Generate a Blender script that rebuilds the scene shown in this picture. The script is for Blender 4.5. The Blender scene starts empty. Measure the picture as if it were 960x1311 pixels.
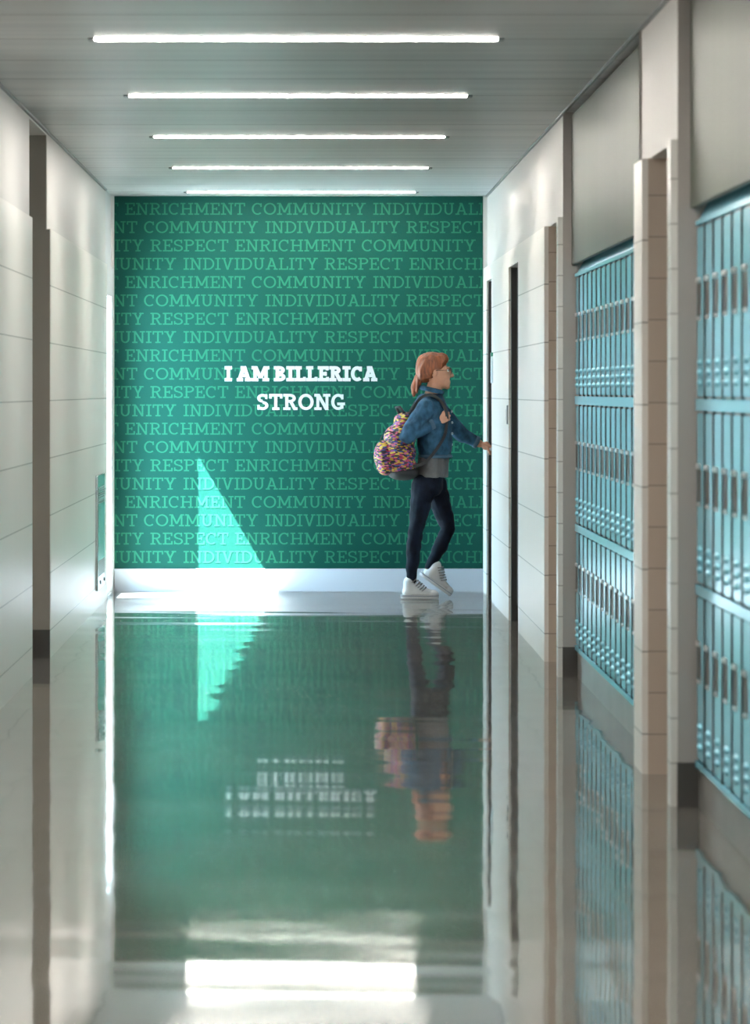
import bpy, bmesh, math, random
from mathutils import Vector, Matrix, noise

random.seed(4)
C = bpy.context.scene.collection
PI = math.pi

# ------------------------------------------------------------------ camera
F = 5500.0            # focal length in pixels of the 960x1311 frame
VX, VY = 394.0, 500.0 # vanishing point of the corridor
CAMZ = 1.395
cd = bpy.data.cameras.new('camera')
cam = bpy.data.objects.new('camera', cd)
C.objects.link(cam)
cam.location = (0, 0, CAMZ)
cam.rotation_euler = (PI/2, 0, 0)
cd.sensor_fit = 'AUTO'
cd.sensor_width = 36.0
cd.lens = F/1311.0*36.0
cd.shift_x = (480-VX)/1311.0
cd.shift_y = -(655.5-VY)/1311.0
cd.clip_end = 300
cd.dof.use_dof = True
cd.dof.focus_distance = 26.0
cd.dof.aperture_fstop = 6.0
bpy.context.scene.camera = cam

# ------------------------------------------------------------------ world, sun, exposure
sc = bpy.context.scene
w = bpy.data.worlds.new('sky'); sc.world = w
w.use_nodes = True
bg = w.node_tree.nodes['Background']
bg.inputs[0].default_value = (0.50, 0.78, 1.0, 1)
bg.inputs[1].default_value = 42.0
SUN_DIR = Vector((2.15, 1.0, -3.683)).normalized()
sd = bpy.data.lights.new('sun', 'SUN')
sd.energy = 260.0
sd.color = (0.92, 0.98, 1.0)
sd.angle = math.radians(0.3)
so = bpy.data.objects.new('sun', sd); C.objects.link(so)
so.location = (-8, 20, 12)
so.rotation_euler = SUN_DIR.to_track_quat('-Z', 'Y').to_euler()
LAMP = 84.0
vs = sc.view_settings
vs.view_transform = 'Standard'
vs.look = 'None'
vs.exposure = 0.08
vs.gamma = 1.0
vs.use_curve_mapping = False
sc.cycles.use_denoising = True
sc.cycles.max_bounces = 10
sc.cycles.diffuse_bounces = 6
sc.cycles.glossy_bounces = 5
sc.cycles.sample_clamp_indirect = 6.0

# ------------------------------------------------------------------ materials
def new_mat(name):
    m = bpy.data.materials.new(name); m.use_nodes = True
    nt = m.node_tree
    return m, nt, nt.nodes['Principled BSDF']

def mat(name, col, rough=0.5, metal=0.0, spec=0.5, noise_amt=0.0, noise_scale=(8, 8, 8), bump=0.0, coat=0.0):
    m, nt, b = new_mat(name)
    b.inputs['Base Color'].default_value = (*col, 1)
    b.inputs['Roughness'].default_value = rough
    b.inputs['Metallic'].default_value = metal
    b.inputs['Specular IOR Level'].default_value = spec
    b.inputs['Coat Weight'].default_value = coat
    b.inputs['Coat Roughness'].default_value = 0.08
    if noise_amt or bump:
        g = nt.nodes.new('ShaderNodeNewGeometry')
        mp = nt.nodes.new('ShaderNodeMapping'); mp.inputs['Scale'].default_value = noise_scale
        nz = nt.nodes.new('ShaderNodeTexNoise'); nz.inputs['Scale'].default_value = 1.0
        nz.inputs['Detail'].default_value = 5
        nt.links.new(g.outputs['Position'], mp.inputs[0]); nt.links.new(mp.outputs[0], nz.inputs['Vector'])
        if noise_amt:
            r = nt.nodes.new('ShaderNodeValToRGB')
            r.color_ramp.elements[0].position = 0.3; r.color_ramp.elements[1].position = 0.7
            r.color_ramp.elements[0].color = (*[c*(1-noise_amt) for c in col], 1)
            r.color_ramp.elements[1].color = (*[min(1, c*(1+noise_amt)) for c in col], 1)
            nt.links.new(nz.outputs['Fac'], r.inputs[0]); nt.links.new(r.outputs[0], b.inputs['Base Color'])
        if bump:
            bp = nt.nodes.new('ShaderNodeBump'); bp.inputs['Strength'].default_value = bump
            bp.inputs['Distance'].default_value = 0.01
            nt.links.new(nz.outputs['Fac'], bp.inputs['Height']); nt.links.new(bp.outputs[0], b.inputs['Normal'])
    return m

def tile_mat(name, col, grout, pitch, z0=0.14, rough=0.25, lw=0.006, course_tint=0.05):
    """glazed wall block: horizontal joints every pitch metres"""
    m, nt, b = new_mat(name)
    N = nt.nodes.new; L = nt.links.new
    g = N('ShaderNodeNewGeometry'); sx = N('ShaderNodeSeparateXYZ'); L(g.outputs['Position'], sx.inputs[0])
    a = N('ShaderNodeMath'); a.operation = 'SUBTRACT'; L(sx.outputs['Z'], a.inputs[0]); a.inputs[1].default_value = z0 - 10*pitch
    d = N('ShaderNodeMath'); d.operation = 'DIVIDE'; L(a.outputs[0], d.inputs[0]); d.inputs[1].default_value = pitch
    f = N('ShaderNodeMath'); f.operation = 'FRACT'; L(d.outputs[0], f.inputs[0])
    c = N('ShaderNodeMath'); c.operation = 'LESS_THAN'; L(f.outputs[0], c.inputs[0]); c.inputs[1].default_value = lw/pitch
    fl = N('ShaderNodeMath'); fl.operation = 'FLOOR'; L(d.outputs[0], fl.inputs[0])
    wn = N('ShaderNodeTexWhiteNoise'); wn.noise_dimensions = '1D'; L(fl.outputs[0], wn.inputs['W'])
    mp = N('ShaderNodeMapping'); mp.inputs['Scale'].default_value = (3, 5, 0.6)
    nz = N('ShaderNodeTexNoise'); nz.inputs['Scale'].default_value = 1; nz.inputs['Detail'].default_value = 4
    L(g.outputs['Position'], mp.inputs[0]); L(mp.outputs[0], nz.inputs['Vector'])
    t = N('ShaderNodeMath'); t.operation = 'ADD'; L(wn.outputs['Value'], t.inputs[0]); L(nz.outputs['Fac'], t.inputs[1])
    mr = N('ShaderNodeMapRange'); L(t.outputs[0], mr.inputs[0]); mr.inputs[1].default_value = 0; mr.inputs[2].default_value = 2
    mr.inputs[3].default_value = 1-course_tint; mr.inputs[4].default_value = 1+course_tint
    mu = N('ShaderNodeVectorMath'); mu.operation = 'SCALE'; mu.inputs[0].default_value = col; L(mr.outputs[0], mu.inputs['Scale'])
    mx = N('ShaderNodeMix'); mx.data_type = 'RGBA'; L(c.outputs[0], mx.inputs[0]); L(mu.outputs[0], mx.inputs[6])
    mx.inputs[7].default_value = (*grout, 1)
    L(mx.outputs[2], b.inputs['Base Color'])
    b.inputs['Roughness'].default_value = rough
    return m

M = {}
M['tile'] = tile_mat('white_wall_tile', (0.86, 0.835, 0.80), (0.42, 0.41, 0.39), 0.30, rough=0.34)
M['block'] = tile_mat('beige_block', (0.56, 0.47, 0.39), (0.36, 0.30, 0.25), 0.151, rough=0.5)
M['edge'] = tile_mat('tile_edge', (0.70, 0.69, 0.66), (0.42, 0.41, 0.39), 0.151, rough=0.3)
M['paint'] = mat('wall_paint', (0.70, 0.69, 0.67), 0.45)
M['column'] = mat('grey_column_paint', (0.36, 0.34, 0.32), 0.5)
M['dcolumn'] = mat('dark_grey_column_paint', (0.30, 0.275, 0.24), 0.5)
M['rubber'] = mat('rubber_base', (0.055, 0.052, 0.048), 0.45)
M['white_base'] = mat('white_base', (0.42, 0.45, 0.50), 0.4)
M['bronze'] = mat('dark_bronze_frame', (0.018, 0.017, 0.016), 0.4)
M['doorleaf'] = mat('dark_door_leaf', (0.045, 0.04, 0.036), 0.4, noise_amt=0.2, noise_scale=(3, 3, 0.4))
M['steel'] = mat('brushed_steel', (0.62, 0.64, 0.65), 0.3, metal=1.0)
M['trim'] = mat('ceiling_edge_metal', (0.20, 0.22, 0.23), 0.35, metal=0.5)
M['bulk'] = mat('bulkhead_panel', (0.085, 0.100, 0.078), 0.40, spec=0.10, noise_amt=0.06, noise_scale=(2, 6, 0.3))
M['mural'] = mat('mural_green', (0.005, 0.042, 0.033), 0.5, spec=0.05)
M['letter'] = mat('mural_letter_green', (0.015, 0.100, 0.061), 0.5, spec=0.05)
M['slogan'] = mat('slogan_white', (0.47, 0.49, 0.51), 0.5)
M['locker'] = mat('locker_blue_steel', (0.28, 0.74, 0.93), 0.22, metal=0.3)
M['lockerdark'] = mat('locker_gap_shade', (0.012, 0.03, 0.035), 0.5)  # dark tone stands in for the shade in the door gaps
M['pan'] = mat('handle_pan', (0.05, 0.045, 0.042), 0.5)
M['plinth'] = mat('locker_plinth_concrete', (0.20, 0.20, 0.19), 0.35, noise_amt=0.15, noise_scale=(4, 4, 6))
M['heater'] = mat('heater_satin_steel', (0.50, 0.58, 0.58), 0.25, metal=0.8)
M['grille'] = mat('heater_grille', (0.33, 0.36, 0.36), 0.45, metal=0.4)
M['dark'] = mat('black_plastic', (0.01, 0.01, 0.011), 0.5)
M['sign'] = mat('sign_plate', (0.72, 0.78, 0.80), 0.3)
M['signgreen'] = mat('sign_green', (0.01, 0.20, 0.11), 0.35)
M['paving'] = mat('exterior_paving', (0.65, 0.65, 0.65), 0.8, noise_amt=0.1)
M['frame'] = mat('glazing_frame', (0.70, 0.72, 0.74), 0.35)

def ceiling_mat():
    m, nt, b = new_mat('ceiling_panels')
    N = nt.nodes.new; L = nt.links.new
    g = N('ShaderNodeNewGeometry'); s = N('ShaderNodeSeparateXYZ'); L(g.outputs['Position'], s.inputs[0])
    a = N('ShaderNodeMath'); a.operation = 'SUBTRACT'; L(s.outputs['Y'], a.inputs[0]); a.inputs[1].default_value = 16.55 - 31.9 - 0.006
    d = N('ShaderNodeMath'); d.operation = 'DIVIDE'; L(a.outputs[0], d.inputs[0]); d.inputs[1].default_value = 1.0633
    f = N('ShaderNodeMath'); f.operation = 'FRACT'; L(d.outputs[0], f.inputs[0])
    c = N('ShaderNodeMath'); c.operation = 'LESS_THAN'; L(f.outputs[0], c.inputs[0]); c.inputs[1].default_value = 0.022
    mp = N('ShaderNodeMapping'); mp.inputs['Scale'].default_value = (0.15, 5, 1)
    nz = N('ShaderNodeTexNoise'); nz.inputs['Scale'].default_value = 1; nz.inputs['Detail'].default_value = 5
    L(g.outputs['Position'], mp.inputs[0]); L(mp.outputs[0], nz.inputs['Vector'])
    r = N('ShaderNodeValToRGB')
    r.color_ramp.elements[0].color = (0.60, 0.62, 0.63, 1); r.color_ramp.elements[1].color = (0.73, 0.74, 0.74, 1)  # crosswise gloss streaks of the panels, put into their colour
    r.color_ramp.elements[0].position = .35; r.color_ramp.elements[1].position = .65
    L(nz.outputs['Fac'], r.inputs[0])
    mx = N('ShaderNodeMix'); mx.data_type = 'RGBA'; L(c.outputs[0], mx.inputs[0]); L(r.outputs[0], mx.inputs[6])
    mx.inputs[7].default_value = (0.22, 0.22, 0.22, 1)
    L(mx.outputs[2], b.inputs['Base Color']); b.inputs['Roughness'].default_value = 0.36
    return m
M['ceiling'] = ceiling_mat()

def floor_mat():
    m, nt, b = new_mat('polished_concrete')
    N = nt.nodes.new; L = nt.links.new
    g = N('ShaderNodeNewGeometry')
    n1 = N('ShaderNodeTexNoise'); n1.inputs['Scale'].default_value = 1.3; n1.inputs['Detail'].default_value = 8
    n2 = N('ShaderNodeTexNoise'); n2.inputs['Scale'].default_value = 60; n2.inputs['Detail'].default_value = 3
    L(g.outputs['Position'], n1.inputs['Vector']); L(g.outputs['Position'], n2.inputs['Vector'])
    r1 = N('ShaderNodeValToRGB'); r1.color_ramp.elements[0].position = .3; r1.color_ramp.elements[1].position = .72
    r1.color_ramp.elements[0].color = (0.19, 0.183, 0.165, 1); r1.color_ramp.elements[1].color = (0.28, 0.27, 0.24, 1)
    L(n1.outputs['Fac'], r1.inputs[0])
    r2 = N('ShaderNodeValToRGB'); r2.color_ramp.elements[0].position = .35; r2.color_ramp.elements[1].position = .7
    r2.color_ramp.elements[0].color = (0.8, 0.8, 0.8, 1); r2.color_ramp.elements[1].color = (1.15, 1.15, 1.12, 1)
    L(n2.outputs['Fac'], r2.inputs[0])
    mx = N('ShaderNodeMix'); mx.data_type = 'RGBA'; mx.blend_type = 'MULTIPLY'; mx.inputs[0].default_value = 1
    L(r1.outputs[0], mx.inputs[6]); L(r2.outputs[0], mx.inputs[7]); L(mx.outputs[2], b.inputs['Base Color'])
    b.inputs['IOR'].default_value = 1.45
    b.inputs['Coat Weight'].default_value = 0.45; b.inputs['Coat Roughness'].default_value = 0.03; b.inputs['Coat IOR'].default_value = 1.5
    n3 = N('ShaderNodeTexNoise'); n3.inputs['Scale'].default_value = 2.2; n3.inputs['Detail'].default_value = 6
    L(g.outputs['Position'], n3.inputs['Vector'])
    mr = N('ShaderNodeMapRange'); L(n3.outputs['Fac'], mr.inputs[0]); mr.inputs[1].default_value = .3; mr.inputs[2].default_value = .75
    mr.inputs[3].default_value = 0.035; mr.inputs[4].default_value = 0.075
    L(mr.outputs[0], b.inputs['Roughness'])
    return m
M['floor'] = floor_mat()

def glass_mat():
    m = bpy.data.materials.new('clear_glazing'); m.use_nodes = True
    nt = m.node_tree; nt.nodes.remove(nt.nodes['Principled BSDF'])
    out = nt.nodes['Material Output']
    t = nt.nodes.new('ShaderNodeBsdfTransparent'); t.inputs[0].default_value = (0.93, 0.97, 0.97, 1)
    gl = nt.nodes.new('ShaderNodeBsdfGlossy'); gl.inputs['Roughness'].default_value = 0.02
    lw = nt.nodes.new('ShaderNodeLayerWeight'); lw.inputs[0].default_value = 0.5
    p = nt.nodes.new('ShaderNodeMath'); p.operation = 'POWER'; p.inputs[1].default_value = 5
    fr = nt.nodes.new('ShaderNodeMapRange'); fr.inputs[3].default_value = 0.04; fr.inputs[4].default_value = 0.9
    nt.links.new(lw.outputs['Facing'], p.inputs[0]); nt.links.new(p.outputs[0], fr.inputs[0])
    mx = nt.nodes.new('ShaderNodeMixShader')
    nt.links.new(fr.outputs[0], mx.inputs[0]); nt.links.new(t.outputs[0], mx.inputs[1]); nt.links.new(gl.outputs[0], mx.inputs[2])
    nt.links.new(mx.outputs[0], out.inputs[0])
    return m
M['glass'] = glass_mat()

def emit_mat():
    m, nt, b = new_mat('lamp_diffuser')
    b.inputs['Base Color'].default_value = (0.9, 0.9, 0.9, 1)
    b.inputs['Emission Color'].default_value = (1.0, 0.93, 0.85, 1)
    b.inputs['Emission Strength'].default_value = LAMP
    return m
M['lamp'] = emit_mat()

# ------------------------------------------------------------------ mesh helpers
def add_box(bm, x0, x1, y0, y1, z0, z1):
    v = [bm.verts.new((x, y, z)) for x in (x0, x1) for y in (y0, y1) for z in (z0, z1)]
    for f in ((0, 1, 3, 2), (4, 6, 7, 5), (0, 4, 5, 1), (2, 3, 7, 6), (0, 2, 6, 4), (1, 5, 7, 3)):
        bm.faces.new([v[i] for i in f])

def basis(d):
    d = d.normalized()
    u = d.cross(Vector((0, 0, 1)))
    if u.length < 1e-4: u = d.cross(Vector((0, 1, 0)))
    u.normalize(); return u, d.cross(u).normalized()

def add_tube(bm, pts, r, n=10, cap=True):
    pts = [Vector(p) for p in pts]
    rs = r if isinstance(r, (list, tuple)) else [r]*len(pts)
    rings = []
    u = None
    for i, p in enumerate(pts):
        d = (pts[min(i+1, len(pts)-1)] - pts[max(i-1, 0)]).normalized()
        if u is None: u, v = basis(d)
        else:
            u = (u - d*u.dot(d)).normalized(); v = d.cross(u)
        rings.append([bm.verts.new(p + (u*math.cos(2*PI*k/n) + v*math.sin(2*PI*k/n))*rs[i]) for k in range(n)])
    for a, b in zip(rings, rings[1:]):
        for k in range(n): bm.faces.new((a[k], a[(k+1) % n], b[(k+1) % n], b[k]))
    if cap:
        bm.faces.new(rings[0][::-1]); bm.faces.new(rings[-1])

def add_ellipsoid(bm, c, r, n=16, m=10, rot=None):
    c = Vector(c)
    def pt(i, j):
        th = PI*i/m; ph = 2*PI*j/n
        v = Vector((r[0]*math.sin(th)*math.cos(ph), r[1]*math.sin(th)*math.sin(ph), r[2]*math.cos(th)))
        if rot is not None: v = rot @ v
        return c + v
    top = bm.verts.new(pt(0, 0)); bot = bm.verts.new(pt(m, 0))
    rows = [[bm.verts.new(pt(i, j)) for j in range(n)] for i in range(1, m)]
    for j in range(n):
        bm.faces.new((top, rows[0][j], rows[0][(j+1) % n]))
        bm.faces.new((bot, rows[-1][(j+1) % n], rows[-1][j]))
    for a, b in zip(rows, rows[1:]):
        for j in range(n): bm.faces.new((a[j], b[j], b[(j+1) % n], a[(j+1) % n]))

def add_capsule(bm, p, q, r0, r1, n=14):
    p = Vector(p); q = Vector(q)
    d = (q-p); L = d.length
    if L < 1e-5:
        add_ellipsoid(bm, p, (r0, r0, r0)); return
    d.normalize()
    pts, rs = [], []
    for k in range(5):
        a = PI/2*(1 - k/4); pts.append(p - d*r0*math.sin(a)*0.999); rs.append(max(1e-4, r0*math.cos(a)))
    for k in range(5):
        a = PI/2*k/4; pts.append(q + d*r1*math.sin(a)*0.999); rs.append(max(1e-4, r1*math.cos(a)))
    add_tube(bm, pts, rs, n)

def add_loft(bm, rings, n=20):
    """rings: (cx, cy, cz, rx, ry) horizontal ellipses, closed"""
    R = []
    for (cx, cy, cz, rx, ry) in rings:
        R.append([bm.verts.new((cx+rx*math.cos(2*PI*k/n), cy+ry*math.sin(2*PI*k/n), cz)) for k in range(n)])
    for a, b in zip(R, R[1:]):
        for k in range(n): bm.faces.new((a[k], a[(k+1) % n], b[(k+1) % n], b[k]))
    bm.faces.new(R[0][::-1]); bm.faces.new(R[-1])

def obj(name, bm, material, parent=None, smooth=False, bevel=0.0, loc=None, recalc=True):
    if recalc: bmesh.ops.recalc_face_normals(bm, faces=bm.faces[:])
    me = bpy.data.meshes.new(name); bm.to_mesh(me); bm.free()
    for p in me.polygons: p.use_smooth = smooth
    me.materials.append(material)
    o = bpy.data.objects.new(name, me); C.objects.link(o)
    if parent is not None: o.parent = parent
    if loc is not None: o.location = loc
    if bevel:
        md = o.modifiers.new('bevel', 'BEVEL'); md.width = bevel; md.segments = 2; md.limit_method = 'ANGLE'
    return o

def remeshed(name, bm, material, parent=None, voxel=0.006, smooth_it=4, fold=0.0, fold_scale=(20, 20, 12), loc=None):
    """closed overlapping volumes -> one continuous surface"""
    bmesh.ops.recalc_face_normals(bm, faces=bm.faces[:])
    me = bpy.data.meshes.new('tmp'); bm.to_mesh(me); bm.free()
    t = bpy.data.objects.new('tmp', me); C.objects.link(t)
    r = t.modifiers.new('r', 'REMESH'); r.mode = 'VOXEL'; r.voxel_size = voxel
    if smooth_it:
        s = t.modifiers.new('s', 'SMOOTH'); s.factor = 0.5; s.iterations = smooth_it
    dg = bpy.context.evaluated_depsgraph_get()
    dg.update()
    nm = bpy.data.meshes.new_from_object(t.evaluated_get(dg))
    bpy.data.objects.remove(t); bpy.data.meshes.remove(me)
    nm.name = name
    if fold:
        ns = [v.normal.copy() for v in nm.vertices]
        for v, nn in zip(nm.vertices, ns):
            q = Vector((v.co.x*fold_scale[0], v.co.y*fold_scale[1], v.co.z*fold_scale[2]))
            v.co += nn*fold*noise.noise(q)
    for p in nm.polygons: p.use_smooth = True
    nm.materials.clear(); nm.materials.append(material)
    o = bpy.data.objects.new(name, nm); C.objects.link(o)
    if parent is not None: o.parent = parent
    if loc is not None: o.location = loc
    return o

def box_obj(name, dims, material, parent=None, bevel=0.0):
    bm = bmesh.new(); add_box(bm, *dims); return obj(name, bm, material, parent, bevel=bevel)

def struct(o):
    o['kind'] = 'structure'; return o

def sbox(name, dims, material, bevel=0.0):
    return struct(box_obj(name, dims, material, bevel=bevel))

def thing(name, label, cat, loc=(0, 0, 0), group=None, rz=0):
    o = bpy.data.objects.new(name, None); C.objects.link(o)
    o.empty_display_size = 0.1
    o.location = loc; o.rotation_euler = (0, 0, rz)
    o['label'] = label; o['category'] = cat
    if group: o['group'] = group
    return o

def tag(o, label, cat, group=None):
    o['label'] = label; o['category'] = cat
    if group: o['group'] = group
    return o

def copy_tree(root, loc, label):
    r = root.copy(); C.objects.link(r); r.location = loc; r['label'] = label
    for ch in list(root.children):
        c = ch.copy(); C.objects.link(c); c.parent = r
        for g in list(ch.children):
            d = g.copy(); C.objects.link(d); d.parent = c
    return r

# ------------------------------------------------------------------ the shell
XR, XRU = 1.218, 1.247     # right wall: tile face, painted upper face
XL, XLU = -1.345, -1.364   # left wall
ZC, ZT = 2.75, 2.24        # ceiling, top of tile
D = 29.85                  # end wall
Y0 = -4.0

# floor, with the faint waviness of a ground concrete slab
def wave(x, y):
    h = 0
    for A, ly, lx, ph in ((0.00055, 2.9, 5.1, 0.3), (0.00024, 0.83, -3.3, 1.9), (0.00018, 0.57, 2.4, 4.1), (0.00035, 1.7, 7.0, 2.6), (0.00007, 0.27, 1.9, 0.7)):
        h += A*math.sin(2*PI*(y/ly + x/lx) + ph)
    q = noise.noise(Vector((x*0.5, y*1.1, 3.0)))
    u = min(1.0, max(0.0, (y-21.0)/5.0)); h *= 1 + 0.9*u*u*(3-2*u)
    e = max(0.0, 17.0-y)          # the slab falls away very slightly towards the viewer
    e = 0.00032*e*e if e < 7 else 0.00032*(49 + 14*(e-7))
    return h + 0.0004*q - 0.0009 - e
bm = bmesh.new()
nx, ny = 22, 760
gx = [-2.0 + 3.9*i/nx for i in range(nx+1)]
gy = [Y0 + (D+0.1-Y0)*j/ny for j in range(ny+1)]
vv = [[bm.verts.new((x, y, wave(x, y))) for x in gx] for y in gy]
for j in range(ny):
    for i in range(nx): bm.faces.new((vv[j][i], vv[j][i+1], vv[j+1][i+1], vv[j+1][i]))
struct(obj('floor', bm, M['floor'], smooth=True))
sbox('ground', (-14, -1.415, 15, 45, -0.12, -0.02), M['paving'])

bm = bmesh.new()
add_box(bm, -2.05, 1.95, Y0, 28.7, ZC, ZC+0.1)
add_box(bm, -1.41, 1.95, 28.7, D+0.2, ZC, ZC+0.1)
struct(obj('ceiling', bm, M['ceiling']))

# right wall
bm = bmesh.new()
for (a, b) in ((14.43, 16.05), (20.92, D)):
    add_box(bm, XRU, 1.62, a, b, ZT, ZC)
add_box(bm, XRU, 1.62, Y0, 11.65, ZT, ZC)
struct(obj('wall_right', bm, M['paint']))
bm = bmesh.new()
for (a, b) in ((22.13, 24.9), (26.05, 28.5), (29.3, D), (Y0, 11.65), (15.66, 16.05)):
    add_box(bm, XR, 1.62, a, b, -0.03, ZT)
for (a, b) in ((24.9, 26.05), (28.5, 29.3)):
    add_box(bm, XR, 1.62, a, b, 2.14, ZT)
struct(obj('wall_right', bm, M['tile']))
bm = bmesh.new()
for (a, b) in ((14.43, 14.56), (20.92, 21.05)):
    add_box(bm, XR, 1.62, a, b, -0.03, ZT)
struct(obj('wall_right', bm, M['edge']))
# beige block reveals of the two deep doorways
bm = bmesh.new()
for (a, b) in ((14.56, 15.66), (21.05, 22.13)):
    add_box(bm, XR+0.022, 1.64, b-0.012, b+0.004, -0.03, ZT)
    add_box(bm, XR+0.022, 1.64, a-0.004, a+0.012, -0.03, ZT)
struct(obj('wall_right', bm, M['block']))
sbox('wall_right', (1.62, 1.95, Y0, D, 0, ZC), M['paint'])
# grey painted columns flanking the locker bays, with rubber base
for k, (a, n) in enumerate(((14.43, -1), (20.92, -1))):
    sbox('trim_%d' % (k+1), (XR+0.024, 1.40, a-0.012, a+0.002, 0.145, ZC), M['column'])
    sbox('baseboard_right', (XR+0.022, 1.40, a-0.016, a+0.002, -0.03, 0.147), M['rubber'])
sbox('trim_3', (XR+0.02, 1.40, 16.048, 16.06, -0.03, ZC), M['column'])
sbox('trim_4', (XR+0.02, 1.40, 11.648, 11.66, -0.03, ZC), M['column'])

# left wall
bm = bmesh.new()
add_box(bm, -1.62, XLU, Y0, 21.04, ZT, ZC)
add_box(bm, -1.62, XLU, 22.45, 28.70, ZT, ZC)
add_box(bm, -1.40, XLU, 28.70, 28.96, ZT, ZC)
struct(obj('wall_left', bm, M['paint']))
bm = bmesh.new()
add_box(bm, -1.62, XL, Y0, 20.99, -0.03, ZT)
add_box(bm, -1.62, XL, 22.45, 28.70, -0.03, ZT)
add_box(bm, -1.40, XL, 28.70, 28.80, -0.03, ZT)
struct(obj('wall_left', bm, M['tile']))
# end bay of the left wall: painted above and around the glazed door
bm = bmesh.new()
add_box(bm, -1.40, XL-0.004, 28.80, D, 2.037, ZT)
add_box(bm, -1.40, XLU-0.004, 28.96, D, ZT, ZC)
add_box(bm, -1.40, XL-0.004, 29.62, D, -0.03, 2.037)
struct(obj('wall_left', bm, M['frame']))
# alcove behind the left wall
sbox('wall_alcove', (-2.05, -1.98, 20.8, 22.7, 0, ZC), M['paint'])
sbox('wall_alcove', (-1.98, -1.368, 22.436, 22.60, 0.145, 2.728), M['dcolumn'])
sbox('wall_alcove', (-1.98, -1.60, 20.85, 20.99, 0, ZC), M['paint'])
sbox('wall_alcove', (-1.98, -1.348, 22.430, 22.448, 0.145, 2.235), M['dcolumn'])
sbox('baseboard_alcove', (-1.98, -1.347, 22.426, 22.60, -0.03, 0.146), M['rubber'])
sbox('trim_5', (-1.98, XLU, 20.99, 22.45, 2.728, ZC), M['paint'])

# end wall and back wall
sbox('wall_end', (-1.40, 1.95, D, D+0.2, 0, ZC), M['paint'])
sbox('baseboard_end', (XL+0.002, XR, D-0.014, D, -0.03, 0.157), M['white_base'], bevel=0.003)
sbox('wall_back', (-2.05, 1.95, Y0-0.2, Y0, 0, ZC), M['paint'])

# metal ceiling edge along both walls, the left one painting in a shadow line
bm = bmesh.new()
add_box(bm, XLU, XLU+0.014, Y0, 28.9, ZC-0.012, ZC)
struct(obj('trim_6', bm, M['trim']))
bm = bmesh.new()
add_box(bm, XRU-0.012, XRU, Y0, D, ZC-0.012, ZC)
struct(obj('trim_7', bm, M['trim']))

# glazed exterior door at the end of the left wall
fr = bmesh.new()
add_box(fr, -1.40, -1.352, 28.80, 28.85, 0, 2.037)
add_box(fr, -1.40, -1.352, 29.57, 29.62, 0, 2.037)
add_box(fr, -1.398, -1.356, 28.85, 29.57, 0, 0.12)
d1 = struct(obj('door_1', fr, M['frame']))
box_obj('door_glass', (-1.381, -1.375, 28.85, 29.57, 0.12, 2.037), M['glass'], d1)
bm = bmesh.new(); add_tube(bm, [(-1.352, 28.88, 0.95), (-1.32, 28.88, 0.95), (-1.32, 29.54, 0.95), (-1.352, 29.54, 0.95)], 0.012)
box_obj('door_threshold', (-1.44, -1.345, 28.85, 29.57, -0.002, 0.012), M['steel'], d1)
bm.free()

# dark framed doors on the right
def dark_door(num, a, b, xleaf, handle_y):
    bm = bmesh.new()
    add_box(bm, XR+0.012, 1.60, b-0.05, b, 0, 2.14)
    add_box(bm, XR+0.03, 1.60, a, a+0.05, 0, 2.14)
    add_box(bm, xleaf-0.02, 1.60, a+0.05, b-0.05, 2.09, 2.14)
    f = struct(obj('door_%d' % num, bm, M['bronze'], bevel=0.002))
    box_obj('door_leaf', (xleaf, xleaf+0.045, a+0.05, b-0.05, 0.008, 2.09), M['doorleaf'], f)
    h = bmesh.new()
    add_tube(h, [(xleaf+0.002, handle_y, 1.0), (xleaf-0.012, handle_y, 1.0)], 0.026, 16)
    add_tube(h, [(xleaf-0.01, handle_y, 1.0), (xleaf-0.052, handle_y, 1.0), (xleaf-0.058, handle_y-0.012, 1.0), (xleaf-0.058, handle_y-0.12, 1.0)], 0.010, 10)
    obj('door_lever', h, M['steel'], f, smooth=True)
    return f
dark_door(2, 24.9, 26.05, 1.40, 25.85)
dark_door(3, 28.5, 29.3, 1.292, 29.06)
# dark corner strip on the near edge of the nearer dark doorway, standing on the bottom tile
sbox('trim_8', (XR-0.003, XR+0.03, 24.885, 24.93, 0.15, 2.14), M['bronze'])
for k, (a, b) in enumerate(((14.572, 15.648), (21.062, 22.118))):
    l = struct(box_obj('door_%d' % (4+k), (1.575, 1.62, a, b, 0.006, 2.2), M['doorleaf']))
    h = bmesh.new()
    add_tube(h, [(1.577, b-0.1, 1.0), (1.53, b-0.1, 1.0), (1.525, b-0.112, 1.0), (1.525, b-0.22, 1.0)], 0.010, 10)
    obj('door_lever', h, M['steel'], l, smooth=True)

# ------------------------------------------------------------------ ceiling lights
def make_light(y, label):
    t = thing('ceiling_light', label, 'ceiling light', (-0.045, y, ZC), 'linear ceiling lights across the corridor')
    bm = bmesh.new(); add_box(bm, -0.775, 0.775, -0.042, 0.042, -0.005, 0.002)
    obj('diffuser', bm, M['lamp'], t)
    for s in (-1, 1):
        bm = bmesh.new(); add_box(bm, min(s*0.775, s*0.80), max(s*0.775, s*0.80), -0.05, 0.05, -0.007, 0.002)
        obj('end_cap', bm, M['trim'], t)
    return t
ORD = ['first', 'second', 'third', 'fourth', 'fifth', 'sixth', 'seventh', 'eighth', 'ninth', 'tenth', 'eleventh', 'twelfth', 'thirteenth', 'fourteenth', 'fifteenth', 'sixteenth']
LY = [16.55 + 3.19*k for k in range(5)]
L0 = make_light(LY[0], 'long glowing ceiling light bar nearest the viewer, the topmost and longest in the photo')
names = ['second glowing ceiling light bar down from the top of the photo',
         'middle glowing ceiling light bar, third of the five down from the top',
         'fourth glowing ceiling light bar, next to the last before the green wall',
         'last glowing ceiling light bar, tight against the top of the green wall']
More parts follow.
